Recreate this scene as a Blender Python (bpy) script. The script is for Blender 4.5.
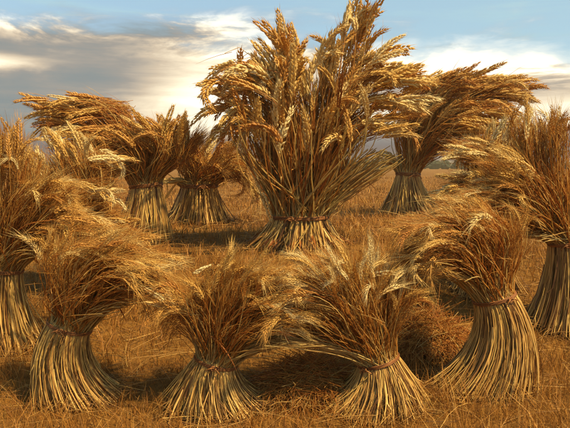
import bpy, math, random
import numpy as np
from mathutils import Vector, Matrix

for ob in list(bpy.data.objects):
    bpy.data.objects.remove(ob, do_unlink=True)
scene = bpy.context.scene
col = scene.collection
RNG = np.random.default_rng(11)
random.seed(5)

# ------------------------------------------------------------------ camera
cam_data = bpy.data.cameras.new('camera')
cam = bpy.data.objects.new('camera', cam_data)
col.objects.link(cam)
cam_data.sensor_width = 36.0
cam_data.lens = 38.6
cam_data.clip_start = 0.05
cam_data.clip_end = 5000.0
cam.location = (0.0, 0.0, 1.5)
cam.rotation_euler = (math.radians(90 - 4.585), 0, 0)
scene.camera = cam

# ------------------------------------------------------------------ sun and sky
SUN_AZ = math.radians(124)      # clockwise from the view direction (+Y), towards the right
SUN_EL = math.radians(55)
sun_data = bpy.data.lights.new('sun', 'SUN')
sun_data.energy = 5.0
sun_data.angle = math.radians(1.5)
sun_data.color = (1.0, 0.78, 0.42)
sun = bpy.data.objects.new('sun', sun_data)
col.objects.link(sun)
sd = Vector((math.sin(SUN_AZ) * math.cos(SUN_EL), math.cos(SUN_AZ) * math.cos(SUN_EL), math.sin(SUN_EL)))
sun.rotation_euler = sd.to_track_quat('Z', 'Y').to_euler()
sun.location = sd * 60

scene.view_settings.view_transform = 'Standard'
scene.view_settings.look = 'None'
scene.view_settings.gamma = 1.0
scene.view_settings.use_curve_mapping = False
scene.cycles.max_bounces = 7
scene.cycles.diffuse_bounces = 4
scene.cycles.glossy_bounces = 2
scene.cycles.transmission_bounces = 3
scene.view_settings.exposure = 0.64

world = bpy.data.worlds.new('World')
scene.world = world
world.use_nodes = True
nt = world.node_tree
nt.nodes.clear()


class NodeKit:
    """small helpers to write node maths as expressions"""
    def __init__(self, tree):
        self.t = tree

    def new(self, kind, **kw):
        n = self.t.nodes.new(kind)
        for k, v in kw.items():
            setattr(n, k, v)
        return n

    def put(self, sock, v):
        if isinstance(v, (int, float)):
            sock.default_value = v
        elif isinstance(v, (tuple, list)):
            sock.default_value = v
        else:
            self.t.links.new(v, sock)

    def m(self, op, a, b=0.0, c=0.0):
        n = self.new('ShaderNodeMath', operation=op)
        for s, v in zip(n.inputs, (a, b, c)):
            self.put(s, v)
        return n.outputs[0]

    def step(self, x, lo, hi, t0=0.0, t1=1.0):
        n = self.new('ShaderNodeMapRange', interpolation_type='SMOOTHSTEP')
        for s, v in zip(n.inputs[:5], (x, lo, hi, t0, t1)):
            self.put(s, v)
        return n.outputs[0]

    def gauss(self, x, c, w):
        d = self.m('DIVIDE', self.m('SUBTRACT', x, c), w)
        return self.m('POWER', 2.71828, self.m('MULTIPLY', self.m('MULTIPLY', d, d), -1.0))

    def mix(self, f, a, b):
        n = self.new('ShaderNodeMix', data_type='RGBA')
        self.put(n.inputs[0], f)
        self.put(n.inputs[6], a)
        self.put(n.inputs[7], b)
        return n.outputs[2]

    def noise(self, vec, scale, detail=5.0, rough=0.55, dist=0.0):
        n = self.new('ShaderNodeTexNoise')
        if vec is not None:
            self.t.links.new(vec, n.inputs['Vector'])
        n.inputs['Scale'].default_value = scale
        n.inputs['Detail'].default_value = detail
        n.inputs['Roughness'].default_value = rough
        n.inputs['Distortion'].default_value = dist
        return n.outputs[0]

    def vec(self, x, y, z):
        n = self.new('ShaderNodeCombineXYZ')
        for s, v in zip(n.inputs, (x, y, z)):
            self.put(s, v)
        return n.outputs[0]


k = NodeKit(nt)
tc = k.new('ShaderNodeTexCoord').outputs['Generated']
sep = k.new('ShaderNodeSeparateXYZ')
nt.links.new(tc, sep.inputs[0])
dx, dy, dz = sep.outputs
az = k.m('ARCTAN2', dx, dy)
el = k.m('ARCSINE', dz)
sky = k.new('ShaderNodeTexSky', sky_type='NISHITA')
sky.sun_disc = False
sky.sun_elevation = SUN_EL
sky.sun_rotation = SUN_AZ
sky.air_density = 1.2
sky.dust_density = 0.6
sky.ozone_density = 2.0
# cloud space: directions on the sphere with the vertical stretched, so that clouds lie in long flat banks
cv = k.vec(dx, dy, k.m('MULTIPLY', dz, 3.2))
n_big = k.noise(cv, 2.3, 6.0, 0.55, 0.6)
n_mid = k.noise(cv, 6.0, 7.0, 0.6, 0.4)
n_str = k.noise(k.vec(dx, dy, k.m('MULTIPLY', dz, 9.0)), 5.0, 6.0, 0.6, 0.3)
nb = k.m('SUBTRACT', n_big, 0.5)
nm = k.m('SUBTRACT', n_mid, 0.5)
ns = k.m('SUBTRACT', n_str, 0.5)
sin_az = k.m('SINE', az)
top = k.m('SUBTRACT', 0.215, k.m('MULTIPLY', sin_az, 0.05))
rise = k.m('ADD', k.m('SUBTRACT', top, el), k.m('ADD', k.m('MULTIPLY', nb, 0.16), k.m('MULTIPLY', nm, 0.10)))
bank = k.step(rise, -0.012, 0.045)
rim = k.m('MULTIPLY', k.gauss(rise, 0.030, 0.028), k.step(nm, -0.10, 0.14))
right = k.step(az, 0.02, 0.22)
right_white = k.m('MULTIPLY', k.m('MULTIPLY', k.gauss(k.m('ADD', el, k.m('MULTIPLY', ns, 0.10)), 0.162, 0.026), right), 1.6)
right_low = k.m('MULTIPLY', k.gauss(el, 0.080, 0.026), k.m('MULTIPLY', right, 0.80))
glow = k.m('MULTIPLY', k.m('MULTIPLY', k.gauss(az, -0.10, 0.12), k.gauss(k.m('ADD', el, k.m('MULTIPLY', nm, 0.08)), 0.110, 0.06)), 1.0)
slot = k.m('MULTIPLY', k.m('MULTIPLY', k.gauss(az, -0.47, 0.10), k.gauss(k.m('ADD', el, k.m('MULTIPLY', nm, 0.03)), 0.150, 0.013)), 0.9)
left_low = k.m('MULTIPLY', k.m('MULTIPLY', k.gauss(az, -0.20, 0.18), k.gauss(el, 0.070, 0.032)), 0.32)
streak = k.m('ADD', k.m('MULTIPLY', ns, 0.65), k.m('MULTIPLY', nm, 0.45))
lightness = k.m('ADD', k.m('ADD', k.m('ADD', rim, right_white), k.m('ADD', k.m('ADD', right_low, left_low), glow)), k.m('ADD', k.m('ADD', slot, streak), k.step(az, -0.5, 0.1, -0.10, 0.03)))
lightness = k.step(lightness, -0.25, 1.05)
ramp = k.new('ShaderNodeValToRGB')
nt.links.new(lightness, ramp.inputs[0])
els = ramp.color_ramp.elements
els[0].position = 0.0
els[0].color = (0.165, 0.195, 0.20, 1)
els[1].position = 1.0
els[1].color = (1.0, 0.90, 0.70, 1)
for p, c in ((0.16, (0.245, 0.230, 0.205, 1)), (0.40, (0.45, 0.37, 0.275, 1)), (0.68, (0.68, 0.58, 0.42, 1))):
    e = els.new(p)
    e.color = c
# grey-violet murk along the horizon
murk = k.m('MULTIPLY', k.step(el, 0.055, 0.022), 0.92)
cloud_col = k.mix(murk, ramp.outputs[0], (0.125, 0.10, 0.10, 1))
# thin veil over the upper sky
veil = k.m('ADD', k.m('MULTIPLY', k.step(n_str, 0.50, 0.85), 0.45), k.step(az, -0.25, 0.45, 0.46, 0.62))
cover = k.m('MAXIMUM', bank, veil)
veil_col = k.mix(bank, (0.30, 0.44, 0.48, 1), cloud_col)
bg_sky = k.new('ShaderNodeBackground')
nt.links.new(sky.outputs[0], bg_sky.inputs[0])
bg_sky.inputs[1].default_value = 0.095
bg_cloud = k.new('ShaderNodeBackground')
nt.links.new(veil_col, bg_cloud.inputs[0])
bg_cloud.inputs[1].default_value = 1.0
mixs = k.new('ShaderNodeMixShader')
nt.links.new(cover, mixs.inputs[0])
nt.links.new(bg_sky.outputs[0], mixs.inputs[1])
nt.links.new(bg_cloud.outputs[0], mixs.inputs[2])
wo = k.new('ShaderNodeOutputWorld')
nt.links.new(mixs.outputs[0], wo.inputs[0])

# ------------------------------------------------------------------ materials
def ramp_set(node, stops):
    e = node.color_ramp.elements
    while len(e) > 1:
        e.remove(e[-1])
    e[0].position, e[0].color = stops[0][0], (*stops[0][1], 1)
    for p, c in stops[1:]:
        n = e.new(p)
        n.color = (*c, 1)


STRAW = [(0.0, (0.13, 0.038, 0.008)), (0.22, (0.32, 0.088, 0.014)), (0.45, (0.51, 0.195, 0.032)),
         (0.68, (0.65, 0.350, 0.075)), (0.86, (0.74, 0.54, 0.20)), (1.0, (0.52, 0.38, 0.12))]
FOOT = [(0.0, (0.085, 0.032, 0.008)), (0.25, (0.20, 0.085, 0.022)), (0.48, (0.38, 0.205, 0.055)),
        (0.70, (0.60, 0.335, 0.085)), (0.88, (0.74, 0.475, 0.145)), (1.0, (0.52, 0.335, 0.085))]
GRASS = [(0.0, (0.095, 0.040, 0.007)), (0.25, (0.25, 0.096, 0.014)), (0.48, (0.43, 0.190, 0.031)),
         (0.70, (0.57, 0.33, 0.078)), (0.90, (0.62, 0.45, 0.17))]
EARS = [(0.0, (0.36, 0.115, 0.02)), (0.35, (0.56, 0.255, 0.045)), (0.7, (0.72, 0.46, 0.12)), (1.0, (0.82, 0.66, 0.32))]


def plant_material(name, stops, source, translucent=0.25, rough=0.5, grain=40.0):
    m = bpy.data.materials.new(name)
    m.use_nodes = True
    t = m.node_tree
    t.nodes.clear()
    q = NodeKit(t)
    if source == 'attribute':
        a = q.new('ShaderNodeAttribute', attribute_name='tint')
        val = a.outputs['Fac']
    else:
        a = q.new('ShaderNodeObjectInfo')
        s = q.new('ShaderNodeSeparateColor')
        t.links.new(a.outputs['Color'], s.inputs[0])
        val = s.outputs[0]
    geo = q.new('ShaderNodeNewGeometry')
    n1 = q.noise(geo.outputs['Position'], grain, 3.0, 0.6)
    val = q.m('ADD', val, q.m('MULTIPLY', q.m('SUBTRACT', n1, 0.5), 0.35))
    r = q.new('ShaderNodeValToRGB')
    ramp_set(r, stops)
    t.links.new(val, r.inputs[0])
    p = q.new('ShaderNodeBsdfPrincipled')
    t.links.new(r.outputs[0], p.inputs['Base Color'])
    p.inputs['Roughness'].default_value = rough
    p.inputs['Specular IOR Level'].default_value = 0.35
    tr = q.new('ShaderNodeBsdfTranslucent')
    t.links.new(r.outputs[0], tr.inputs['Color'])
    mx = q.new('ShaderNodeMixShader')
    mx.inputs[0].default_value = translucent
    t.links.new(p.outputs[0], mx.inputs[1])
    t.links.new(tr.outputs[0], mx.inputs[2])
    o = q.new('ShaderNodeOutputMaterial')
    t.links.new(mx.outputs[0], o.inputs[0])
    return m


M_STRAW = plant_material('dry_straw', FOOT, 'attribute', 0.16, 0.5, 22.0)
M_STEM = plant_material('dry_stem', STRAW, 'attribute', 0.48, 0.5, 9.0)
M_EAR = plant_material('ripe_ear', EARS, 'object', 0.25, 0.5, 30.0)
M_LEAF = plant_material('dry_leaf', STRAW, 'attribute', 0.40, 0.6, 10.0)
M_STUBBLE = plant_material('stubble', GRASS, 'attribute', 0.25, 0.6, 3.0)
M_BAND = plant_material('twisted_band', [(0.0, (0.13, 0.045, 0.012)), (0.5, (0.30, 0.110, 0.026)), (1.0, (0.46, 0.22, 0.065))], 'attribute', 0.05, 0.6, 25.0)


def soil_material():
    m = bpy.data.materials.new('field_soil')
    m.use_nodes = True
    t = m.node_tree
    t.nodes.clear()
    q = NodeKit(t)
    pos = q.new('ShaderNodeNewGeometry').outputs['Position']
    s = q.new('ShaderNodeSeparateXYZ')
    t.links.new(pos, s.inputs[0])
    rows = q.vec(q.m('MULTIPLY', s.outputs[0], 0.22), s.outputs[1], 0.0)
    big = q.noise(rows, 0.55, 6.0, 0.6, 0.3)
    fine = q.noise(q.vec(s.outputs[0], q.m('MULTIPLY', s.outputs[1], 0.35), 0.0), 38.0, 5.0, 0.7)
    r = q.new('ShaderNodeValToRGB')
    ramp_set(r, [(0.28, (0.065, 0.027, 0.006)), (0.45, (0.145, 0.062, 0.012)), (0.6, (0.27, 0.130, 0.026)), (0.75, (0.45, 0.26, 0.065))])
    t.links.new(q.m('ADD', q.m('MULTIPLY', big, 0.55), q.m('MULTIPLY', fine, 0.45)), r.inputs[0])
    p = q.new('ShaderNodeBsdfPrincipled')
    t.links.new(r.outputs[0], p.inputs['Base Color'])
    p.inputs['Roughness'].default_value = 0.95
    p.inputs['Specular IOR Level'].default_value = 0.1
    b = q.new('ShaderNodeBump')
    b.inputs['Strength'].default_value = 0.8
    b.inputs['Distance'].default_value = 0.05
    t.links.new(fine, b.inputs['Height'])
    t.links.new(b.outputs[0], p.inputs['Normal'])
    o = q.new('ShaderNodeOutputMaterial')
    t.links.new(p.outputs[0], o.inputs[0])
    return m


M_SOIL = soil_material()
M_WOOD = bpy.data.materials.new('far_foliage')
M_WOOD.use_nodes = True
_q = NodeKit(M_WOOD.node_tree)
_b = M_WOOD.node_tree.nodes['Principled BSDF']
_b.inputs['Roughness'].default_value = 0.9
_b.inputs['Specular IOR Level'].default_value = 0.1
M_WOOD.node_tree.links.new(_q.mix(_q.noise(None, 3.0), (0.020, 0.026, 0.016, 1), (0.05, 0.055, 0.03, 1)), _b.inputs['Base Color'])

# ------------------------------------------------------------------ mesh helpers
def mesh_from(name, verts, faces, tint=None, smooth=True):
    """faces: (n,4) or (n,3) integer array"""
    me = bpy.data.meshes.new(name)
    verts = np.asarray(verts, dtype=np.float32)
    faces = np.asarray(faces, dtype=np.int32)
    nf, w = faces.shape
    me.vertices.add(len(verts))
    me.vertices.foreach_set('co', verts.ravel())
    me.loops.add(nf * w)
    me.loops.foreach_set('vertex_index', faces.ravel())
    me.polygons.add(nf)
    me.polygons.foreach_set('loop_start', np.arange(nf, dtype=np.int32) * w)
    me.polygons.foreach_set('use_smooth', np.full(nf, smooth, dtype=bool))
    if tint is not None:
        at = me.attributes.new('tint', 'FLOAT', 'POINT')
        at.data.foreach_set('value', np.asarray(tint, dtype=np.float32))
    me.update(calc_edges=True)
    return me


def unit(v):
    return v / np.maximum(np.linalg.norm(v, axis=-1, keepdims=True), 1e-9)


def frames(paths):
    tan = np.gradient(paths, axis=1)
    tan = unit(tan)
    ref = RNG.normal(size=(len(paths), 1, 3))
    ref = ref - (ref * unit(paths[:, -1:] - paths[:, :1])).sum(-1, keepdims=True) * unit(paths[:, -1:] - paths[:, :1])
    ref = np.broadcast_to(unit(ref), paths.shape)
    a = unit(np.cross(tan, ref))
    b = np.cross(tan, a)
    return tan, a, b


def tubes(paths, radii, tint, sides=3):
    """paths (n,s,3), radii (n,s), tint (n,) -> verts, quads, tints"""
    n, s, _ = paths.shape
    tan, a, b = frames(paths)
    ang = np.arange(sides) * 2 * math.pi / sides
    ring = (np.cos(ang)[None, None, :, None] * a[:, :, None, :] + np.sin(ang)[None, None, :, None] * b[:, :, None, :])
    v = paths[:, :, None, :] + ring * radii[:, :, None, None]
    base = (np.arange(n) * s * sides)[:, None, None]
    i = np.arange(s - 1)[None, :, None] * sides
    j = np.arange(sides)[None, None, :]
    j2 = (j + 1) % sides
    q = np.stack([base + i + j, base + i + j2, base + i + sides + j2, base + i + sides + j], -1)
    tint = np.asarray(tint)
    tt_ = np.repeat(tint, s * sides) if tint.ndim == 1 else np.repeat(tint.ravel(), sides)
    return v.reshape(-1, 3), q.reshape(-1, 4), tt_


def ribbons(paths, widths, tint, fold=0.25):
    """folded strips, three points across: leaves and grass blades"""
    n, s, _ = paths.shape
    tan, a, b = frames(paths)
    l = paths + a * widths[..., None] + b * (widths[..., None] * fold)
    r = paths - a * widths[..., None] + b * (widths[..., None] * fold)
    v = np.stack([l, paths, r], 2)
    base = (np.arange(n) * s * 3)[:, None, None]
    i = np.arange(s - 1)[None, :, None] * 3
    j = np.arange(2)[None, None, :]
    q = np.stack([base + i + j, base + i + j + 1, base + i + 3 + j + 1, base + i + 3 + j], -1)
    return v.reshape(-1, 3), q.reshape(-1, 4), np.repeat(tint, s * 3)


def blades(paths, widths, tint):
    """narrow strips, two points across"""
    n, s, _ = paths.shape
    tan, a, b = frames(paths)
    v = np.stack([paths + a * widths[..., None], paths - a * widths[..., None]], 2)
    base = (np.arange(n) * s * 2)[:, None]
    i = np.arange(s - 1)[None, :] * 2
    q = np.stack([base + i, base + i + 1, base + i + 3, base + i + 2], -1)
    return v.reshape(-1, 3), q.reshape(-1, 4), np.repeat(tint, s * 2)


def bezier3(p0, p1, p2, p3, s):
    t = np.linspace(0, 1, s)[None, :, None]
    u = 1 - t
    return u**3 * p0[:, None] + 3 * u * u * t * p1[:, None] + 3 * u * t * t * p2[:, None] + t**3 * p3[:, None]


def bezier2(p0, p1, p2, s):
    t = np.linspace(0, 1, s)[None, :, None]
    u = 1 - t
    return u * u * p0[:, None] + 2 * u * t * p1[:, None] + t * t * p2[:, None]


def link(name, data, parent=None, mat=None, loc=None):
    o = bpy.data.objects.new(name, data)
    if mat is not None and data is not None and not data.materials:
        data.materials.append(mat)
    if parent is not None:
        o.parent = parent
    if loc is not None:
        o.location = loc
    col.objects.link(o)
    return o


# ------------------------------------------------------------------ layout of the sheaves (metres; x, z from the foot of each sheaf)
SPEC = {
    'main': dict(loc=(0.142, 7.176), unit=0.01175, foot=0.470, band=(0.035, 0.344), neck=0.317, lean=(0, 1), bow=0, heads=[
        (-1.059, 1.719, 0.164, 0.305, -0.95, -0.32, 34, 'e'),
        (-0.872, 1.879, 0.188, 0.235, -0.97, 0.25, 34, 'e'),
        (-0.605, 2.016, 0.164, 0.117, -0.83, 0.55, 36, 'e'),
        (-0.385, 2.13, 0.141, 0.164, -0.45, 0.89, 44, 'e'),
        (-0.153, 2.356, 0.117, 0.188, -0.10, 1.00, 42, 'e'),
        (0.054, 2.13, 0.188, 0.188, 0.00, 1.00, 50, 'e'),
        (0.354, 2.22, 0.164, 0.211, 0.00, 1.00, 55, 'e'),
        (0.57, 2.627, 0.070, 0.164, 0.05, 1.00, 28, 'e'),
        (0.788, 2.649, 0.070, 0.164, 0.21, 0.98, 28, 'e'),
        (0.931, 2.266, 0.164, 0.141, 0.68, 0.74, 40, 'e'),
        (1.165, 2.039, 0.141, 0.164, 0.94, 0.35, 34, 'e'),
        (1.329, 1.879, 0.141, 0.141, 1.00, 0.10, 34, 'e'),
        (1.24, 1.65, 0.211, 0.117, 0.99, 0.10, 40, 'e'),
        (1.174, 1.396, 0.235, 0.094, 1.00, 0.05, 34, 'e'),
        (0.032, 1.65, 0.705, 0.305, 0.00, 1.00, 100, 'e'),
        (-0.548, 1.696, 0.305, 0.258, -0.83, 0.55, 44, 'e'),
        (0.612, 1.719, 0.352, 0.258, 0.55, 0.83, 48, 'e'),
        (-0.806, 1.35, 0.211, 0.141, -0.85, -0.53, 26, 'e'),
        (0.993, 1.025, 0.211, 0.141, 0.82, 0.57, 70, 'p'),
        (0.033, 1.257, 0.611, 0.176, 0.00, 1.00, 90, 'r'),
        (0.033, 1.373, 0.822, 0.164, 0.00, 1.00, 70, 'p'),
        (-0.597, 1.234, 0.141, 0.141, -0.51, 0.86, 30, 'p'),
        (-0.458, 0.943, 0.070, 0.094, -0.64, 0.77, 8, 'p'),
    ]),
    'lf2': dict(loc=(-1.288, 3.733), unit=0.00611, foot=0.232, band=(-0.05, 0.473), neck=0.128, lean=(0.3, 0.95), bow=-1, heads=[
        (0.526, 0.706, 0.086, 0.061, 0.96, -0.29, 220, 'e'),
        (0.455, 0.869, 0.122, 0.073, 1.00, -0.00, 260, 'e'),
        (0.261, 1.005, 0.159, 0.073, 0.86, 0.51, 190, 'e'),
        (-0.084, 0.981, 0.098, 0.086, 0.10, 1.00, 90, 'e'),
        (0.29, 0.631, 0.098, 0.031, 0.97, 0.24, 90, 'p'),
        (0.114, 0.788, 0.214, 0.110, 0.71, 0.71, 130, 'r'),
    ]),
    'lf3': dict(loc=(-2.112, 4.497), unit=0.00736, foot=0.250, band=(0.007, 0.592), neck=0.140, lean=(0.15, 1), bow=0, heads=[
        (0.156, 1.466, 0.147, 0.132, 0.10, 1.00, 120, 'e'),
        (0.441, 1.173, 0.177, 0.132, 0.76, 0.65, 150, 'e'),
        (0.611, 0.936, 0.147, 0.088, 0.99, 0.15, 130, 'e'),
        (0.354, 0.742, 0.103, 0.037, 0.99, -0.15, 70, 'p'),
        (-0.24, 1.261, 0.184, 0.184, -0.37, 0.93, 110, 'e'),
        (0.231, 1.077, 0.184, 0.147, 0.53, 0.85, 90, 'r'),
    ]),
    'c4': dict(loc=(-0.412, 3.653), unit=0.00598, foot=0.275, band=(-0.01, 0.289), neck=0.126, lean=(0.28, 1), bow=0, heads=[
        (-0.09, 0.754, 0.144, 0.096, -0.20, 0.98, 90, 'e'),
        (0.128, 0.864, 0.167, 0.084, 0.30, 0.95, 170, 'e'),
        (0.334, 0.791, 0.144, 0.096, 0.84, 0.54, 180, 'e'),
        (0.443, 0.643, 0.108, 0.084, 1.00, 0.05, 190, 'e'),
        (0.431, 0.451, 0.072, 0.030, 0.97, 0.24, 130, 'p'),
        (-0.249, 0.68, 0.072, 0.084, -0.87, 0.50, 55, 'e'),
        (-0.3, 0.501, 0.036, 0.072, -0.45, -0.89, 18, 'r'),
        (0.169, 0.606, 0.167, 0.108, 0.60, 0.80, 110, 'r'),
    ]),
    'c5': dict(loc=(0.566, 3.653), unit=0.00598, foot=0.287, band=(0.003, 0.289), neck=0.120, lean=(-0.28, 1), bow=0, heads=[
        (0.081, 0.778, 0.120, 0.096, 0.24, 0.97, 85, 'e'),
        (-0.162, 0.888, 0.167, 0.084, -0.15, 0.99, 170, 'l'),
        (-0.379, 0.888, 0.132, 0.078, -0.71, 0.71, 150, 'l'),
        (-0.512, 0.729, 0.132, 0.096, -0.98, 0.20, 190, 'e'),
        (-0.584, 0.569, 0.096, 0.072, -1.00, 0.10, 130, 'e'),
        (-0.621, 0.458, 0.072, 0.030, -0.98, 0.20, 120, 'p'),
        (0.227, 0.766, 0.060, 0.084, 0.81, 0.58, 55, 'e'),
        (-0.202, 0.619, 0.179, 0.108, -0.60, 0.80, 110, 'r'),
    ]),
    'rf6': dict(loc=(1.298, 3.883), unit=0.00636, foot=0.280, band=(0.049, 0.596), neck=0.127, lean=(-0.28, 0.96), bow=1, heads=[
        (-0.472, 0.882, 0.127, 0.064, -0.98, -0.20, 220, 'e'),
        (-0.461, 1.036, 0.153, 0.076, -0.99, 0.15, 260, 'e'),
        (-0.196, 1.152, 0.165, 0.076, -0.80, 0.60, 190, 'e'),
        (0.138, 1.062, 0.064, 0.102, 0.10, 1.00, 80, 'e'),
        (-0.302, 0.752, 0.102, 0.032, -0.94, -0.33, 90, 'p'),
        (-0.145, 0.908, 0.191, 0.114, -0.71, 0.71, 130, 'r'),
    ]),
    'rf7': dict(loc=(2.290, 4.890), unit=0.00800, foot=0.288, band=(-0.01, 0.697), neck=0.144, lean=(-0.12, 1), bow=0, heads=[
        (-0.202, 1.6, 0.128, 0.128, -0.05, 1.00, 110, 'e'),
        (-0.393, 1.632, 0.080, 0.112, 0.10, 1.00, 60, 'e'),
        (-0.542, 1.284, 0.176, 0.128, -0.76, 0.65, 140, 'e'),
        (-0.776, 1.06, 0.176, 0.096, -1.00, 0.10, 130, 'e'),
        (-0.301, 0.754, 0.096, 0.032, -1.00, -0.10, 70, 'p'),
        (0.261, 1.347, 0.200, 0.200, 0.37, 0.93, 110, 'e'),
        (-0.25, 1.148, 0.200, 0.160, -0.45, 0.89, 90, 'r'),
    ]),
    'b8': dict(loc=(-1.777, 7.284), unit=0.01192, foot=0.334, band=(0.121, 0.696), neck=0.179, lean=(-0.1, 1), bow=0, heads=[
        (-0.807, 1.58, 0.191, 0.107, -0.99, 0.12, 90, 'e'),
        (-0.5, 1.604, 0.262, 0.095, -1.00, -0.00, 110, 'e'),
        (-0.906, 1.416, 0.119, 0.072, -1.00, 0.10, 40, 'e'),
        (-0.438, 1.252, 0.334, 0.167, -0.99, -0.15, 150, 'e'),
        (0.155, 1.276, 0.215, 0.143, -0.76, 0.65, 120, 'e'),
        (-0.279, 0.933, 0.262, 0.119, -0.96, -0.29, 100, 'e'),
        (0.439, 1.299, 0.215, 0.107, 0.11, 0.99, 110, 'e'),
        (0.758, 1.252, 0.048, 0.060, 0.60, 0.80, 26, 'r'),
        (-0.062, 1.111, 0.238, 0.179, -0.60, 0.80, 80, 'r'),
    ]),
    'b9': dict(loc=(-1.354, 9.470), unit=0.01550, foot=0.434, band=(0.022, 0.56), neck=0.263, lean=(0.0, 1), bow=0, heads=[
        (0.29, 1.1, 0.403, 0.155, 0.58, 0.81, 120, 'e'),
        (0.69, 0.9, 0.217, 0.155, 1.00, -0.00, 80, 'e'),
        (-0.457, 0.638, 0.108, 0.046, -1.00, -0.10, 50, 'p'),
        (0.905, 0.607, 0.124, 0.093, 0.80, -0.60, 40, 'e'),
        (-0.142, 1.1, 0.279, 0.155, -0.41, 0.91, 90, 'e'),
    ]),
    'b10': dict(loc=(2.205, 10.571), unit=0.01730, foot=0.467, band=(-0.081, 0.745), neck=0.190, lean=(0.05, 1), bow=0, heads=[
        (1.363, 2.21, 0.381, 0.121, 1.00, 0.08, 90, 'e'),
        (0.576, 2.278, 0.415, 0.121, 0.93, 0.36, 110, 'e'),
        (1.675, 2.059, 0.208, 0.087, 1.00, 0.05, 40, 'e'),
        (0.966, 1.703, 0.484, 0.242, 1.00, -0.05, 150, 'e'),
        (0.278, 1.805, 0.381, 0.242, 0.65, 0.76, 130, 'e'),
        (-0.551, 1.02, 0.138, 0.138, -1.00, -0.10, 50, 'p'),
        (0.769, 1.294, 0.311, 0.138, 0.97, -0.24, 80, 'e'),
        (0.372, 1.414, 0.346, 0.208, 0.60, 0.80, 80, 'r'),
    ]),
    'p11': dict(loc=(-1.867, 5.600), unit=0.00917, foot=0.275, band=(-0.008, 0.436), neck=0.137, lean=(0, 1), bow=0, heads=[
        (-0.057, 1.318, 0.220, 0.147, -0.29, 0.96, 150, 'l'),
        (0.251, 1.228, 0.128, 0.082, 1.00, -0.00, 70, 'l'),
        (0.226, 0.954, 0.165, 0.092, 1.00, -0.10, 100, 'l'),
        (-0.263, 1.136, 0.110, 0.128, -0.49, 0.87, 60, 'l'),
        (0.034, 0.954, 0.183, 0.183, 0.10, 1.00, 80, 'r'),
        (0.276, 0.724, 0.165, 0.110, 1.00, 0.10, 110, 'e'),
        (-0.34, 0.724, 0.165, 0.110, -0.89, 0.45, 80, 'e'),
        (0.484, 0.539, 0.128, 0.092, 0.96, -0.29, 60, 'e'),
    ]),
    'p12': dict(loc=(1.866, 5.600), unit=0.00917, foot=0.275, band=(0.008, 0.474), neck=0.137, lean=(0, 1), bow=0, heads=[
        (0.056, 1.409, 0.220, 0.128, 0.20, 0.98, 190, 'l'),
        (-0.269, 1.3, 0.128, 0.082, -1.00, 0.10, 90, 'l'),
        (-0.262, 0.99, 0.165, 0.110, -1.00, -0.10, 130, 'l'),
        (0.279, 1.246, 0.128, 0.147, 0.49, 0.87, 90, 'l'),
        (-0.032, 0.954, 0.183, 0.183, -0.10, 1.00, 80, 'r'),
        (-0.303, 0.751, 0.165, 0.110, -1.00, 0.10, 110, 'e'),
        (-0.437, 0.566, 0.128, 0.092, -0.98, -0.20, 60, 'e'),
        (0.34, 0.77, 0.165, 0.110, 0.89, 0.45, 80, 'e'),
    ]),
}

# ------------------------------------------------------------------ ground
def ground_z(x, y):
    s = np.clip((y - 3.0) / 5.0, 0, 1)
    z = 0.6 * s * s * (3 - 2 * s)
    near = np.clip((60 - np.hypot(x, y)) / 40, 0, 1)
    z = z + near * (0.018 * np.sin(x * 2.1 + 0.7) * np.sin(y * 1.7 + 0.4) + 0.010 * np.sin(x * 5.3 - y * 3.1))
    return z


xs = np.unique(np.concatenate([np.linspace(-9, 9, 181), np.geomspace(9, 2500, 40), -np.geomspace(9, 2500, 40)]))
ys = np.unique(np.concatenate([np.linspace(-6, 14, 201), np.geomspace(14, 3000, 60), -np.geomspace(6, 600, 14)]))
gx, gy = np.meshgrid(xs, ys)
gv = np.stack([gx, gy, ground_z(gx, gy)], -1).reshape(-1, 3)
ii, jj = np.meshgrid(np.arange(len(ys) - 1), np.arange(len(xs) - 1), indexing='ij')
i0 = (ii * len(xs) + jj).ravel()
gf = np.stack([i0, i0 + 1, i0 + 1 + len(xs), i0 + len(xs)], -1)
field = link('field', mesh_from('field', gv, gf), mat=M_SOIL)
field['kind'] = 'structure'
field['label'] = 'golden brown harvested field running to the horizon'


def field_points(n, ymin, ymax, spread=0.62, margin=1.6):
    """points over the field, thinning out with distance"""
    y = ymin * (ymax / ymin) ** RNG.random(n)
    x = (RNG.random(n) * 2 - 1) * (y * spread + margin)
    return x, y


def stubble(n):
    x, y = field_points(n // 5, 2.4, 45)
    x = np.repeat(x, 5)
    y = np.repeat(y, 5)
    sc = np.clip(y / 6, 0.6, 3.0)
    x = x + RNG.normal(size=len(x)) * 0.03 * sc
    y = y + RNG.normal(size=len(y)) * 0.03 * sc
    patch = 0.5 + 0.5 * np.sin(x * 1.3 + np.sin(y * 0.9) * 2) * np.sin(y * 1.9 + x * 0.4)
    h = (0.045 + 0.13 * RNG.random(len(x)) ** 1.5) * (0.4 + 1.1 * patch)
    p0 = np.stack([x, y, ground_z(x, y) - 0.01], -1)
    lean = RNG.normal(size=(len(x), 2)) * 0.35
    p2 = p0 + np.stack([lean[:, 0] * h, lean[:, 1] * h, h], -1)
    p1 = (p0 + p2) / 2 + np.stack([-lean[:, 0] * h * 0.3, -lean[:, 1] * h * 0.3, h * 0.1], -1)
    path = bezier2(p0, p1, p2, 3)
    w = (0.0011 + 0.0013 * RNG.random(len(x))) * np.clip(y / 3.5, 1, 5)
    wid = w[:, None] * np.array([1.0, 0.85, 0.35])[None]
    tint = np.clip(0.36 + 0.12 * RNG.normal(size=len(x)) + 0.24 * (patch - 0.5), 0.02, 0.95)
    return blades(path, wid, tint)


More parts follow.
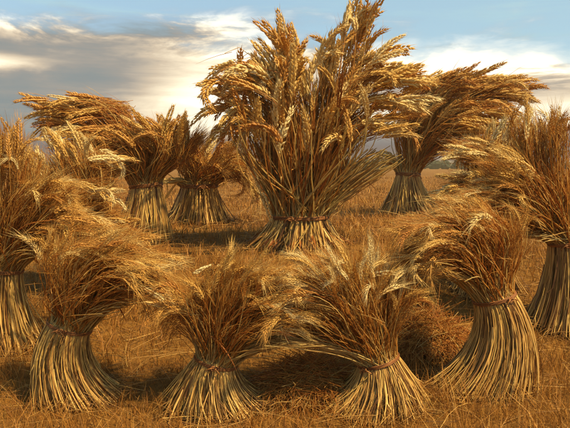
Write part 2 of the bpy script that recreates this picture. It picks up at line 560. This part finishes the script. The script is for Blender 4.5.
v, f, t = stubble(120000)
o = link('stubble', mesh_from('stubble', v, f, t), mat=M_STUBBLE)
o['kind'] = 'stuff'
o['label'] = 'short golden stubble covering the harvested field'
o['category'] = 'stubble'


def litter(n):
    x, y = field_points(n, 2.4, 22)
    # fallen straw gathers round the foot of every sheaf
    for q in SPEC.values():
        m_ = 110
        a_ = RNG.random(m_) * math.tau
        r_ = q['foot'] * (0.85 + 0.75 * RNG.random(m_) ** 1.5)
        x = np.concatenate([x, q['loc'][0] + r_ * np.cos(a_)])
        y = np.concatenate([y, q['loc'][1] + r_ * np.sin(a_) * 0.85])
    n = len(x)
    a = RNG.random(n) * math.tau
    L = (0.05 + 0.17 * RNG.random(n) ** 1.6)
    c = np.stack([x, y, ground_z(x, y) + 0.012 + 0.06 * RNG.random(n) ** 2], -1)
    d = np.stack([np.cos(a), np.sin(a), RNG.normal(size=n) * 0.18], -1) * L[:, None]
    bend = RNG.normal(size=(n, 3)) * L[:, None] * 0.22
    bend[:, 2] = np.abs(bend[:, 2]) * 0.6
    path = bezier2(c - d, c + bend, c + d, 4)
    r = (0.0010 + 0.0011 * RNG.random(n)) * np.clip(y / 4, 1, 3)
    tint = np.clip(0.46 + 0.18 * RNG.normal(size=n), 0.05, 0.95)
    return tubes(path, np.repeat(r[:, None], 4, 1), tint)


v, f, t = litter(6500)
o = link('loose_straw', mesh_from('loose_straw', v, f, t), mat=M_STRAW)
o['kind'] = 'stuff'
o['label'] = 'loose fallen straws scattered over the stubble'
o['category'] = 'straw'

# far-off wood along the horizon
def far_wood():
    vs, fs = [], []
    n = 0
    for i in range(900):
        x = -260 + 520 * (i / 900) + random.uniform(-1, 1)
        y = 130 + random.uniform(-5, 5) + 10 * math.sin(x * 0.02)
        hgt = 1.25 + 0.6 * (0.5 + 0.5 * math.sin(x * 0.09) * math.sin(x * 0.023 + 1)) + random.uniform(-0.35, 0.5)
        r = random.uniform(0.5, 1.4)
        lat, lon = 5, 7
        for a in range(lat + 1):
            th = math.pi * a / lat
            for b in range(lon):
                ph = math.tau * b / lon
                k_ = random.uniform(0.75, 1.2)
                vs.append((x + r * k_ * math.sin(th) * math.cos(ph), y + r * k_ * math.sin(th) * math.sin(ph),
                           0.55 + hgt * 0.5 * (1 + math.cos(th) * k_ * 0.98)))
        for a in range(lat):
            for b in range(lon):
                fs.append((n + a * lon + b, n + a * lon + (b + 1) % lon, n + (a + 1) * lon + (b + 1) % lon, n + (a + 1) * lon + b))
        n += (lat + 1) * lon
    return vs, fs


v, f = far_wood()
o = link('far_wood', mesh_from('far_wood', v, f, smooth=False), mat=M_WOOD)
o['kind'] = 'stuff'
o['label'] = 'thin dark line of far-off trees on the horizon'
o['category'] = 'trees'

# ------------------------------------------------------------------ ears of wheat (shared meshes)
def ear_mesh(name, bend, plump, awn, seed, count=11):
    """one ear of unit length along +Z, arching over towards +X; kernels in four rows, each with an awn"""
    r = np.random.default_rng(seed)
    def centre(t):
        if abs(bend) < 1e-3:
            return np.array([0, 0, t]), np.array([0, 0, 1.0]), np.array([1.0, 0, 0])
        R = 1.0 / bend
        a = t * bend
        return (np.array([R * (1 - math.cos(a)), 0, R * math.sin(a)]), np.array([math.sin(a), 0, math.cos(a)]),
                np.array([math.cos(a), 0, -math.sin(a)]))
    V, Fq = [], []
    side = np.array([0, 1.0, 0])
    def kernel(p, d, out, L, W):
        d = d / np.linalg.norm(d)
        a = np.cross(d, out); a /= np.linalg.norm(a)
        b = np.cross(a, d)
        prof = [(0.0, 0.25), (0.28, 0.95), (0.62, 0.80), (1.0, 0.06)]
        base = len(V)
        for (h, w) in prof:
            for q in range(5):
                an = math.tau * q / 5
                V.append(p + d * (L * h) + (a * math.cos(an) + b * math.sin(an)) * (W * w))
        for i in range(3):
            for q in range(5):
                q2 = (q + 1) % 5
                Fq.append((base + i * 5 + q, base + i * 5 + q2, base + (i + 1) * 5 + q2, base + (i + 1) * 5 + q))
    def spike(p, d, L, w, out):
        d = d / np.linalg.norm(d)
        a = np.cross(d, out); a /= np.linalg.norm(a)
        b = np.cross(a, d)
        base = len(V)
        for h, ww, bow in ((0, 1, 0), (0.5, 0.7, 0.05), (1.0, 0.12, 0.16)):
            c = p + d * (L * h) + b * (-L * bow)
            V.extend([c + a * (w * ww), c - a * (w * ww * 0.5) + b * (w * ww * 0.87), c - a * (w * ww * 0.5) - b * (w * ww * 0.87)])
        for i in range(2):
            for q in range(3):
                q2 = (q + 1) % 3
                Fq.append((base + i * 3 + q, base + i * 3 + q2, base + i * 3 + 3 + q2, base + i * 3 + 3 + q))
    for i in range(count):
        for row in range(4):
            t = (i + (0.5 if row % 2 else 0.0)) / count
            c, tg, nx = centre(t)
            an = math.pi / 2 * row + 0.35 + r.normal() * 0.12
            out = nx * math.cos(an) + side * math.sin(an)
            env = 0.62 + 0.45 * math.sin(math.pi * min(1, 0.14 + t * 0.92))
            wide = 1.0 if row % 2 == 0 else 0.72
            if r.random() < 0.07:
                continue
            p = c + out * (plump * 0.42 * env * wide)
            d = tg + out * (0.42 + 0.12 * r.normal()) + r.normal(size=3) * 0.04
            L = 0.135 * env * r.uniform(0.75, 1.25)
            W = plump * 0.36 * env * r.uniform(0.75, 1.15)
            kernel(p, d, out, L, W)
            if awn > 0 and r.random() < 0.85:
                tip = p + d / np.linalg.norm(d) * L * 0.85
                spike(tip, tg + out * (0.30 + 0.1 * r.normal()) + r.normal(size=3) * 0.06, awn * r.uniform(0.6, 1.15), 0.0055, out)
    c, tg, nx = centre(1.0)
    kernel(c, tg, nx, 0.09, plump * 0.3)
    me = mesh_from(name, np.array(V), np.array(Fq))
    me.materials.append(M_EAR)
    return me


BENDS = (0.15, 0.55, 1.0, 1.6, 2.3)
PLUMP = [[ear_mesh('plump_ear', b * f, p, 0.14, 10 + i * 3 + q, c) for q, (f, p, c) in enumerate(((1.0, 0.088, 13), (1.25, 0.080, 14), (0.8, 0.096, 12)))] for i, b in enumerate(BENDS)]
SLIM = [[ear_mesh('slim_ear', b * f, p, 0.50, 40 + i * 3 + q, 10) for q, (f, p) in enumerate(((1.0, 0.070), (1.25, 0.062), (0.8, 0.078)))] for i, b in enumerate(BENDS)]


def place_ear(parent, p, tangent, length, tint, kind, bend_pick, pale=False):
    z = Vector(tangent).normalized()
    down = Vector((0, 0, -1)) + Vector(RNG.normal(size=3)) * 0.45
    x = down - z * down.dot(z)
    if x.length < 1e-3:
        x = Vector((1, 0, 0))
    x.normalize()
    y = z.cross(x)
    w = length * RNG.uniform(0.85, 1.15)
    m = Matrix((x, y, z)).transposed().to_4x4()
    m = Matrix.Translation(Vector(p)) @ m @ Matrix.Diagonal((w, w, length, 1)).to_4x4()
    o = bpy.data.objects.new('ear', (PLUMP if kind == 'plump' else SLIM)[bend_pick][int(RNG.integers(3))])
    o.parent = parent
    o.matrix_basis = m
    o.color = (float(np.clip(tint, 0, 1)), 0, 0, 1)
    col.objects.link(o)
    if pale:
        o['label'] = 'pale straw-coloured ear'
    return o


# ------------------------------------------------------------------ the sheaves

def pick_tint(n, kind):
    if kind == 'base':
        t = np.where(RNG.random(n) < 0.50, RNG.normal(0.80, 0.09, n), RNG.normal(0.34, 0.16, n))
        t = np.where(RNG.random(n) < 0.15, RNG.normal(0.97, 0.03, n), t)
    elif kind == 'inner':
        t = np.where(RNG.random(n) < 0.5, RNG.normal(0.74, 0.10, n), RNG.normal(0.36, 0.15, n))
    elif kind == 'p':
        t = RNG.normal(0.83, 0.07, n)
    elif kind == 'r':
        t = RNG.normal(0.47, 0.14, n)
    elif kind == 'l':
        t = RNG.normal(0.66, 0.12, n)
    else:
        t = np.where(RNG.random(n) < 0.3, RNG.normal(0.76, 0.08, n), RNG.normal(0.48, 0.13, n))
    return np.clip(t, 0.02, 1.0)


def build_sheaf(key, name, label, ear_kind, ear_len, ears_wanted, group, outer=170, inner=900, stem_r=0.44,
                stem_gain=1.2, leaves=12, ear_tint=0.55, bend_w=(2, 3, 3, 2, 1), tufts=3, base_r=0.46, straight=1.6, tuck=0.4):
    s = SPEC[key]
    bx, by = s['loc']
    bz = float(ground_z(bx, by))
    u = s['unit']
    root = bpy.data.objects.new(name, None)
    root.empty_display_size = 0.1
    root.location = (bx, by, bz)
    root['label'] = label
    root['category'] = 'wheat sheaf'
    root['group'] = group
    col.objects.link(root)
    K = np.array([s['band'][0], 0.0, s['band'][1]])
    ax = np.array([s['lean'][0], 0.0, s['lean'][1]])
    ax = ax / np.linalg.norm(ax)
    e1 = np.array([ax[2], 0.0, -ax[0]])
    e2 = np.array([0.0, 1.0, 0.0])
    rk, rf = s['neck'], s['foot']
    hgt = K[2]

    def neck_point(phi, rho, lift=0.0):
        return K + (e1 * np.cos(phi)[:, None] + e2 * np.sin(phi)[:, None]) * (rk * rho)[:, None] + ax * np.asarray(lift)[..., None]

    last_phi = []
    wave = RNG.uniform(0, math.tau, 4)

    def clump(t):
        ph = last_phi[-1]
        w_ = sum(np.sin(ph * q + wave[i]) for i, q in enumerate((5, 9, 16, 27))) / 4
        return np.clip(t + 0.36 * w_ + 0.05, 0.02, 1.0)

    def base_paths(n, rho, segs):
        phi = RNG.random(n) * math.tau if n > 100 else (np.arange(n) + RNG.random(n) * 0.7) / n * math.tau
        fr = rho * RNG.uniform(0.78, 1.16, n)
        ph2 = phi + RNG.normal(size=n) * 0.10
        stray = RNG.random(n) < 0.11
        ph2 = ph2 + stray * RNG.normal(size=n) * 0.35
        fr = fr * np.where(stray, RNG.uniform(1.05, 1.3, n), 1.0)
        last_phi.append(phi)
        fx = rf * fr * np.cos(ph2)
        fy = rf * fr * 0.8 * np.sin(ph2)
        fz = ground_z(fx + bx, fy + by) - bz + RNG.uniform(-0.01, 0.02, n) * (hgt / 0.5) + np.abs(RNG.normal(size=n)) * hgt * 0.045
        p0 = np.stack([fx, fy, fz], -1)
        p2 = neck_point(phi, rho * 0.98)
        p1 = p2 - ax * (hgt * 0.50) + (p0 - p2) * np.array([0.30, 0.30, 0.0])
        p1 = p1 + np.array([s['bow'] * hgt * 0.10, 0, 0]) + RNG.normal(size=(n, 3)) * (rf * 0.045)
        lo = bezier2(p0, p1, p2, segs)
        up = neck_point(phi, rho * 0.94, np.full(n, 1.5 * u))
        up2 = neck_point(phi, rho * 0.88, u * RNG.uniform(2.5, 5.0, n))
        lo[:, 1:-2] += RNG.normal(size=(n, segs - 3, 3)) * (0.13 * u)
        return np.concatenate([lo, up[:, None], up2[:, None]], 1)

    # inner straws of the foot, joined
    rho = RNG.random(inner) ** 0.3 * 1.03
    path = base_paths(inner, rho, 6)
    rad = base_r * u * RNG.uniform(0.7, 1.15, inner)[:, None] * np.linspace(1.15, 0.8, path.shape[1])[None]
    v, f, t = tubes(path, rad, clump(pick_tint(inner, 'inner')), 3)
    # torn leaf sheaths among the straws
    nh = inner // 9
    hp = base_paths(nh, RNG.uniform(0.95, 1.12, nh), 9)[:, :9]
    i0 = RNG.integers(0, 4, nh)
    hp = np.stack([hp[q, i0[q]:i0[q] + 5] for q in range(nh)])
    hp[:, 0] += RNG.normal(size=(nh, 3)) * (3.0 * u) * np.array([1, 1, 0.3])
    v2, f2, t2 = ribbons(hp, u * RNG.uniform(0.4, 0.9, nh)[:, None] * np.array([0.15, 0.8, 1, 0.9, 0.5])[None], pick_tint(nh, 'base'), 0.4)
    f = np.concatenate([f, f2 + len(v)]); v = np.concatenate([v, v2]); t = np.concatenate([t, t2])
    o = link('foot_straws', mesh_from('foot_straws', v, f, t), root, M_STRAW)
    o['kind'] = 'stuff'
    # outer straws, one object each
    rho = RNG.uniform(0.97, 1.06, outer)
    path = base_paths(outer, rho, 9)
    rad = base_r * u * RNG.uniform(0.5, 1.5, outer)[:, None] * np.linspace(1.2, 0.8, path.shape[1])[None]
    tint = clump(pick_tint(outer, 'base'))
    for i in range(outer):
        v, f, t = tubes(path[i:i + 1], rad[i:i + 1], tint[i:i + 1], 5)
        link('stalk', mesh_from('stalk', v, f, t), root, M_STRAW)

    # the binding: three twisted strands round the neck and a knot with loose ends
    th = np.linspace(0, math.tau, 49)
    strands = []
    for q in range(9):
        tw = th * 3 + q * math.tau / 9
        rr = rk * 1.07 + 0.45 * u * np.cos(tw) + RNG.normal(size=49) * 0.16 * u
        rr[-1] = rr[0]
        p = K + (e1 * np.cos(th)[:, None] + e2 * np.sin(th)[:, None]) * rr[:, None] + ax * (1.5 * u * np.sin(tw))[:, None]
        strands.append(p)
    v, f, t = tubes(np.array(strands), 0.46 * u * RNG.uniform(0.7, 1.2, (9, 1)) * np.ones((9, 49)), RNG.uniform(0.0, 0.6, 9), 4)
    band = link('binding', mesh_from('binding', v, f, t), root, M_BAND)
    ka = -math.pi / 2 + RNG.uniform(-0.9, 0.9)
    kc = K + (e1 * math.cos(ka) + e2 * math.sin(ka)) * (rk * 1.12 + 1.2 * u)
    kn = []
    tt = np.linspace(0, 1, 14)
    side = -e1 * math.sin(ka) + e2 * math.cos(ka)
    outw = e1 * math.cos(ka) + e2 * math.sin(ka)
    for sg in (-1, 1):
        kn.append(kc + side * (np.sin(tt * math.tau) * 2.6 * u * sg)[:, None] + ax * (np.cos(tt * math.tau) * 1.8 * u)[:, None] + outw * (np.sin(tt * math.pi) * 1.6 * u)[:, None])
        kn.append(kc + side * (tt * 7 * u * sg)[:, None] + ax * (-tt * tt * 6 * u + tt * 2 * u)[:, None] + outw * (np.sin(tt * 3) * 2.0 * u)[:, None])
    v, f, t = tubes(np.array(kn), np.full((4, 14), 0.55 * u), np.array([0.3, 0.6, 0.45, 0.7]), 5)
    link('knot', mesh_from('knot', v, f, t), band, M_BAND)

    # the head: stems fanning out of the neck, ears at their ends
    total_e = sum(h[6] for h in s['heads'] if h[7] in 'el')
    P, T, R, tips = [], [], [], []
    tuft_p, tuft_d = [], []
    SEG = 9
    for (hx, hz, hrx, hrz, ex, ez, cnt, style) in s['heads']:
        n = int(cnt * stem_gain)
        a = RNG.random(n) * math.tau
        rr = np.sqrt(RNG.random(n))
        dep = RNG.normal(size=n) * (0.50 * rk + 0.55 * hrx)
        tgt = np.stack([hx + hrx * rr * np.cos(a), dep, hz + hrz * rr * np.sin(a)], -1)
        ed = np.array([ex, 0, ez]) + RNG.normal(size=(n, 3)) * np.array([0.15, 0.24, 0.15])
        ed[:, 1] += dep / (abs(hx) + abs(hz) + 1e-3) * 0.8
        ed = unit(ed)
        if style in 'el':
            tgt = tgt - ed * (ear_len * tuck)
        phi = np.arctan2(dep / max(rk, 1e-3) * 0.6, (tgt[:, 0] - K[0]) / max(rk, 1e-3) * 0.5) + RNG.normal(size=n) * 0.8
        p0 = neck_point(phi, np.sqrt(RNG.random(n)) * 1.0, -u * RNG.uniform(0.0, 3.0, n))
        dist = np.linalg.norm(tgt - p0, axis=1)
        d0 = unit(ax + straight * unit(tgt - p0) + RNG.normal(size=(n, 3)) * 0.07)
        p1 = p0 + d0 * (dist * RNG.uniform(0.30, 0.45, n))[:, None]
        p2 = tgt - ed * (dist * RNG.uniform(0.30, 0.45, n))[:, None]
        path = bezier3(p0, p1, p2, tgt, SEG)
        path[:, 2:-1] += RNG.normal(size=(n, SEG - 3, 3)) * (0.35 * u)
        P.append(path)
        T.append(pick_tint(n, style))
        sr = stem_r * (1.25 if style == 'p' else 1.0)
        R.append(sr * u * RNG.uniform(0.7, 1.25, n)[:, None] * np.linspace(1.25, 0.7, SEG)[None])
        if style in 'el':
            want = int(round(ears_wanted * cnt / total_e))
            for i in np.argsort(dep + RNG.normal(size=n) * (0.9 * rk + 0.3 * hrx))[:want]:
                tips.append((path[i, -1], path[i, -1] - path[i, -2], style))
            for i in range(n):
                tuft_p.append(path[i, -1]); tuft_d.append(path[i, -1] - path[i, -2])
        elif style == 'r':
            for i in range(n):
                tuft_p.append(path[i, -1]); tuft_d.append(path[i, -1] - path[i, -2])
    P = np.concatenate(P); T = np.concatenate(T); R = np.concatenate(R)
    along = np.interp(np.linspace(0, 1, SEG), [0, 0.12, 0.45, 0.8, 1.0], [0.24, 0.19, 0.00, 0.00, 0.14])
    T = np.clip(T[:, None] + along[None] * RNG.uniform(0.4, 1.3, (len(T), 1)), 0.02, 0.93)
    v, f, t = tubes(P, R, T, 3)
    o = link('head_stems', mesh_from('head_stems', v, f, t), root, M_STEM)
    o['kind'] = 'stuff'
    w = np.array(bend_w, dtype=float); w /= w.sum()
    for p, d, style in tips:
        et = ear_tint + RNG.normal() * 0.20 + (0.25 if style == 'l' else 0)
        place_ear(root, p, d, ear_len * RNG.uniform(0.75, 1.2), et, ear_kind, int(RNG.choice(5, p=w)))
    if tufts:
        # fine awns and leaf tips round the stem ends
        tp = np.repeat(np.array(tuft_p), tufts, 0)
        td = unit(np.repeat(np.array(tuft_d), tufts, 0))
        n = len(tp)
        L = ear_len * RNG.uniform(0.5, 1.25, n)
        st = tp - td * (L * RNG.uniform(0.1, 0.7, n))[:, None] + RNG.normal(size=(n, 3)) * (1.3 * u)
        dd = unit(td + RNG.normal(size=(n, 3)) * 0.22)
        en = st + dd * L[:, None]
        en[:, 2] -= L * RNG.uniform(0.0, 0.25, n)
        md = (st + en) / 2 + RNG.normal(size=(n, 3)) * (L * 0.05)[:, None]
        md[:, 2] += L * 0.08
        path = bezier2(st, md, en, 4)
        rad = (0.27 * u * RNG.uniform(0.6, 1.2, n))[:, None] * np.array([1, 0.9, 0.65, 0.15])[None]
        v, f, t = tubes(path, rad, np.clip(RNG.normal(0.60, 0.14, n), 0.05, 0.9), 3)
        o = link('awns', mesh_from('awns', v, f, t), root, M_STEM)
        o['kind'] = 'stuff'
    # dry leaves hanging from the stems
    for i in range(leaves):
        j = RNG.integers(len(P))
        a_ = int(RNG.integers(4, 8))
        p0 = P[j, a_]
        d = unit((P[j, a_ + 1] - P[j, a_])[None])[0]
        L = u * RNG.uniform(25, 48)
        out = unit((d + RNG.normal(size=3) * 0.55)[None])[0]
        p1 = p0 + out * L * 0.5
        p2 = p0 + out * L * 0.8 + np.array([0, 0, -L * RNG.uniform(0.1, 0.55)])
        path = bezier2(p0[None], p1[None], p2[None], 9)
        wd = u * RNG.uniform(0.6, 1.2) * np.array([0.5, 0.9, 1, 1, 0.95, 0.85, 0.65, 0.4, 0.08])[None]
        v, f, t = ribbons(path, wd, np.array([float(np.clip(RNG.normal(0.6, 0.2), 0.1, 0.95))]), 0.75)
        link('leaf', mesh_from('leaf', v, f, t), root, M_LEAF)
    return root


def place_at(root, dx, dz, dy, direction, length, tint, kind, bend, label=None):
    o = place_ear(root, (dx, dy, dz), direction, length, tint, kind, bend)
    if label:
        o['label'] = label
    return o


def foot_leaves(root, key, n):
    u = SPEC[key]['unit']
    bx, by = SPEC[key]['loc']
    rf = SPEC[key]['foot']
    for i in range(n):
        a = math.tau * i / n + RNG.uniform(-0.2, 0.2)
        d = np.array([math.cos(a), 0.8 * math.sin(a), 0])
        p0 = d * rf * 0.72 + np.array([0, 0, u * RNG.uniform(9, 18)])
        p1 = d * rf * RNG.uniform(0.95, 1.1) + np.array([0, 0, u * RNG.uniform(8, 14)])
        p2 = d * rf * RNG.uniform(1.15, 1.45) + np.array([0, 0, u])
        path = bezier2(p0[None], p1[None], p2[None], 9)
        wd = u * RNG.uniform(1.0, 1.9) * np.array([0.4, 0.8, 1, 1, 0.95, 0.85, 0.65, 0.4, 0.08])[None]
        v, f, t = ribbons(path, wd, np.array([float(np.clip(RNG.normal(0.25, 0.15), 0.03, 0.6))]), 0.4)
        link('leaf', mesh_from('leaf', v, f, t), root, M_LEAF)


GR_FRONT = 'small sheaves in the foreground'
GR_BACK = 'sheaves standing farther back'
main = build_sheaf('main', 'wheat_sheaf', 'tallest wheat sheaf at the centre, its plump golden ears fanned out against the sky', 'plump', 0.45, 225,
                   'large wheat sheaf in the middle', outer=240, inner=1000, stem_r=0.52, stem_gain=1.2, leaves=36, ear_tint=0.66, tufts=1, base_r=0.58, straight=6.0, tuck=0.75)
foot_leaves(main, 'main', 34)
for ddx, ddz, dr in ((-0.55, 1.12, (0.22, 0, -1)), (-0.44, 0.74, (0.38, 0, -1))):
    place_at(main, ddx, ddz, -0.20, dr, 0.44, 0.8, 'plump', 0)
build_sheaf('lf2', 'wheat_sheaf', 'bent sheaf in the left foreground, its head swept over to the right', 'slim', 0.17, 90, GR_FRONT, outer=240, inner=1100, stem_gain=1.4)
build_sheaf('lf3', 'wheat_sheaf', 'sheaf cut off by the left edge, upright ears beside the sky', 'slim', 0.21, 100, GR_FRONT, outer=150, stem_gain=1.4)
c4 = build_sheaf('c4', 'wheat_sheaf', 'low flared sheaf in front, left one of the central pair below the tallest', 'slim', 0.16, 85, GR_FRONT, outer=240, inner=1100, stem_gain=1.4)
c5 = build_sheaf('c5', 'wheat_sheaf', 'low flared sheaf in front, right one of the central pair below the tallest', 'slim', 0.16, 85, GR_FRONT, outer=240, inner=1100, ear_tint=0.66)
build_sheaf('rf6', 'wheat_sheaf', 'bent sheaf in the right foreground, its head swept over to the left', 'slim', 0.17, 90, GR_FRONT, outer=240, inner=1100, stem_gain=1.4)
build_sheaf('rf7', 'wheat_sheaf', 'sheaf cut off by the right edge, upright ears beside the sky', 'slim', 0.22, 100, GR_FRONT, outer=150, stem_gain=1.4)
build_sheaf('b8', 'wheat_sheaf', 'sheaf at the back left with pale foot, its head blown flat to the left', 'plump', 0.33, 150, GR_BACK, outer=180, bend_w=(4, 4, 2, 0, 0))
build_sheaf('b9', 'wheat_sheaf', 'squat sheaf standing between the tallest sheaf and the back left one', 'slim', 0.42, 70, GR_BACK, outer=180)
build_sheaf('b10', 'wheat_sheaf', 'sheaf right behind the tallest one, its head blown flat to the right', 'plump', 0.48, 150, GR_BACK, outer=180, bend_w=(4, 4, 2, 0, 0))
build_sheaf('p11', 'wheat_sheaf', 'pale-eared sheaf half hidden behind the left foreground sheaves', 'plump', 0.24, 80, GR_BACK, outer=90, ear_tint=0.6)
build_sheaf('p12', 'wheat_sheaf', 'pale-eared sheaf half hidden behind the right foreground sheaves', 'plump', 0.24, 80, GR_BACK, outer=90, ear_tint=0.6)

for root, ddx, ddz in ((c4, -0.13, 0.845), (c5, -0.066, 0.82)):
    place_at(root, ddx, ddz, -0.10, (1, 0, 0.5), 0.20, 1.0, 'plump', 2, 'pale arched ear lying on top of the head')

# ------------------------------------------------------------------ loose heaps of straw on the ground
def straw_heap(x, y, rx, ry, h, n, label, tint):
    z0 = float(ground_z(x, y))
    a = RNG.random(n) * math.tau
    r = np.sqrt(RNG.random(n)) * 0.95
    hz = h * (1 - r ** 2) * RNG.uniform(0.55, 1.0, n)
    c = np.stack([rx * r * np.cos(a), ry * r * np.sin(a), hz + 0.005], -1)
    d = np.stack([-np.sin(a) * rx, np.cos(a) * ry, np.zeros(n)], -1) * RNG.normal(size=(n, 1)) * 0.4
    d += np.stack([np.cos(a) * rx, np.sin(a) * ry, -1.6 * h * r], -1) * RNG.normal(size=(n, 1)) * 0.4
    d += RNG.normal(size=(n, 3)) * np.array([rx, ry, h * 0.4]) * 0.16
    bend = RNG.normal(size=(n, 3)) * np.array([rx, ry, h]) * 0.10
    bend[:, 2] += h * 0.12
    path = bezier2(c - d, c + bend, c + d, 6)
    gz = ground_z(path[..., 0] + x, path[..., 1] + y) - z0
    path[..., 2] = np.maximum(path[..., 2], gz + 0.004)
    v, f, t = tubes(path, np.full((n, 6), 0.0019) * RNG.uniform(0.7, 1.3, (n, 1)), np.clip(RNG.normal(tint, 0.15, n), 0.05, 0.95), 3)
    o = link('straw_heap', mesh_from('straw_heap', v, f, t), None, M_STEM, (x, y, z0))
    o['label'] = label
    o['category'] = 'straw heap'
    o['group'] = 'loose heaps of straw'
    return o


straw_heap(0.14, 3.80, 0.30, 0.22, 0.18, 1900, 'low tousled heap of straw between the two central front sheaves', 0.54)
straw_heap(1.08, 4.50, 0.30, 0.24, 0.24, 1700, 'orange tuft of loose straw beside the right foreground sheaf', 0.54)

# ------------------------------------------------------------------ warm evening haze lying over the field
hx, hy0, hy1, hz0, hz1 = 900.0, -60.0, 1400.0, -1.2, 4.2
hv = [(-hx, hy0, hz0), (hx, hy0, hz0), (hx, hy1, hz0), (-hx, hy1, hz0), (-hx, hy0, hz1), (hx, hy0, hz1), (hx, hy1, hz1), (-hx, hy1, hz1)]
hf = [(0, 3, 2, 1), (4, 5, 6, 7), (0, 1, 5, 4), (1, 2, 6, 5), (2, 3, 7, 6), (3, 0, 4, 7)]
M_HAZE = bpy.data.materials.new('haze')
M_HAZE.use_nodes = True
M_HAZE.node_tree.nodes.clear()
_q = NodeKit(M_HAZE.node_tree)
_v = _q.new('ShaderNodeVolumePrincipled')
_v.inputs['Color'].default_value = (1.0, 0.80, 0.48, 1)
_v.inputs['Density'].default_value = 0.0014
_v.inputs['Anisotropy'].default_value = 0.2
_o = _q.new('ShaderNodeOutputMaterial')
M_HAZE.node_tree.links.new(_v.outputs[0], _o.inputs['Volume'])
o = link('haze', mesh_from('haze', hv, hf, smooth=False), mat=M_HAZE)
o['kind'] = 'stuff'
o['label'] = 'thin golden haze hanging over the field'
o['category'] = 'haze'
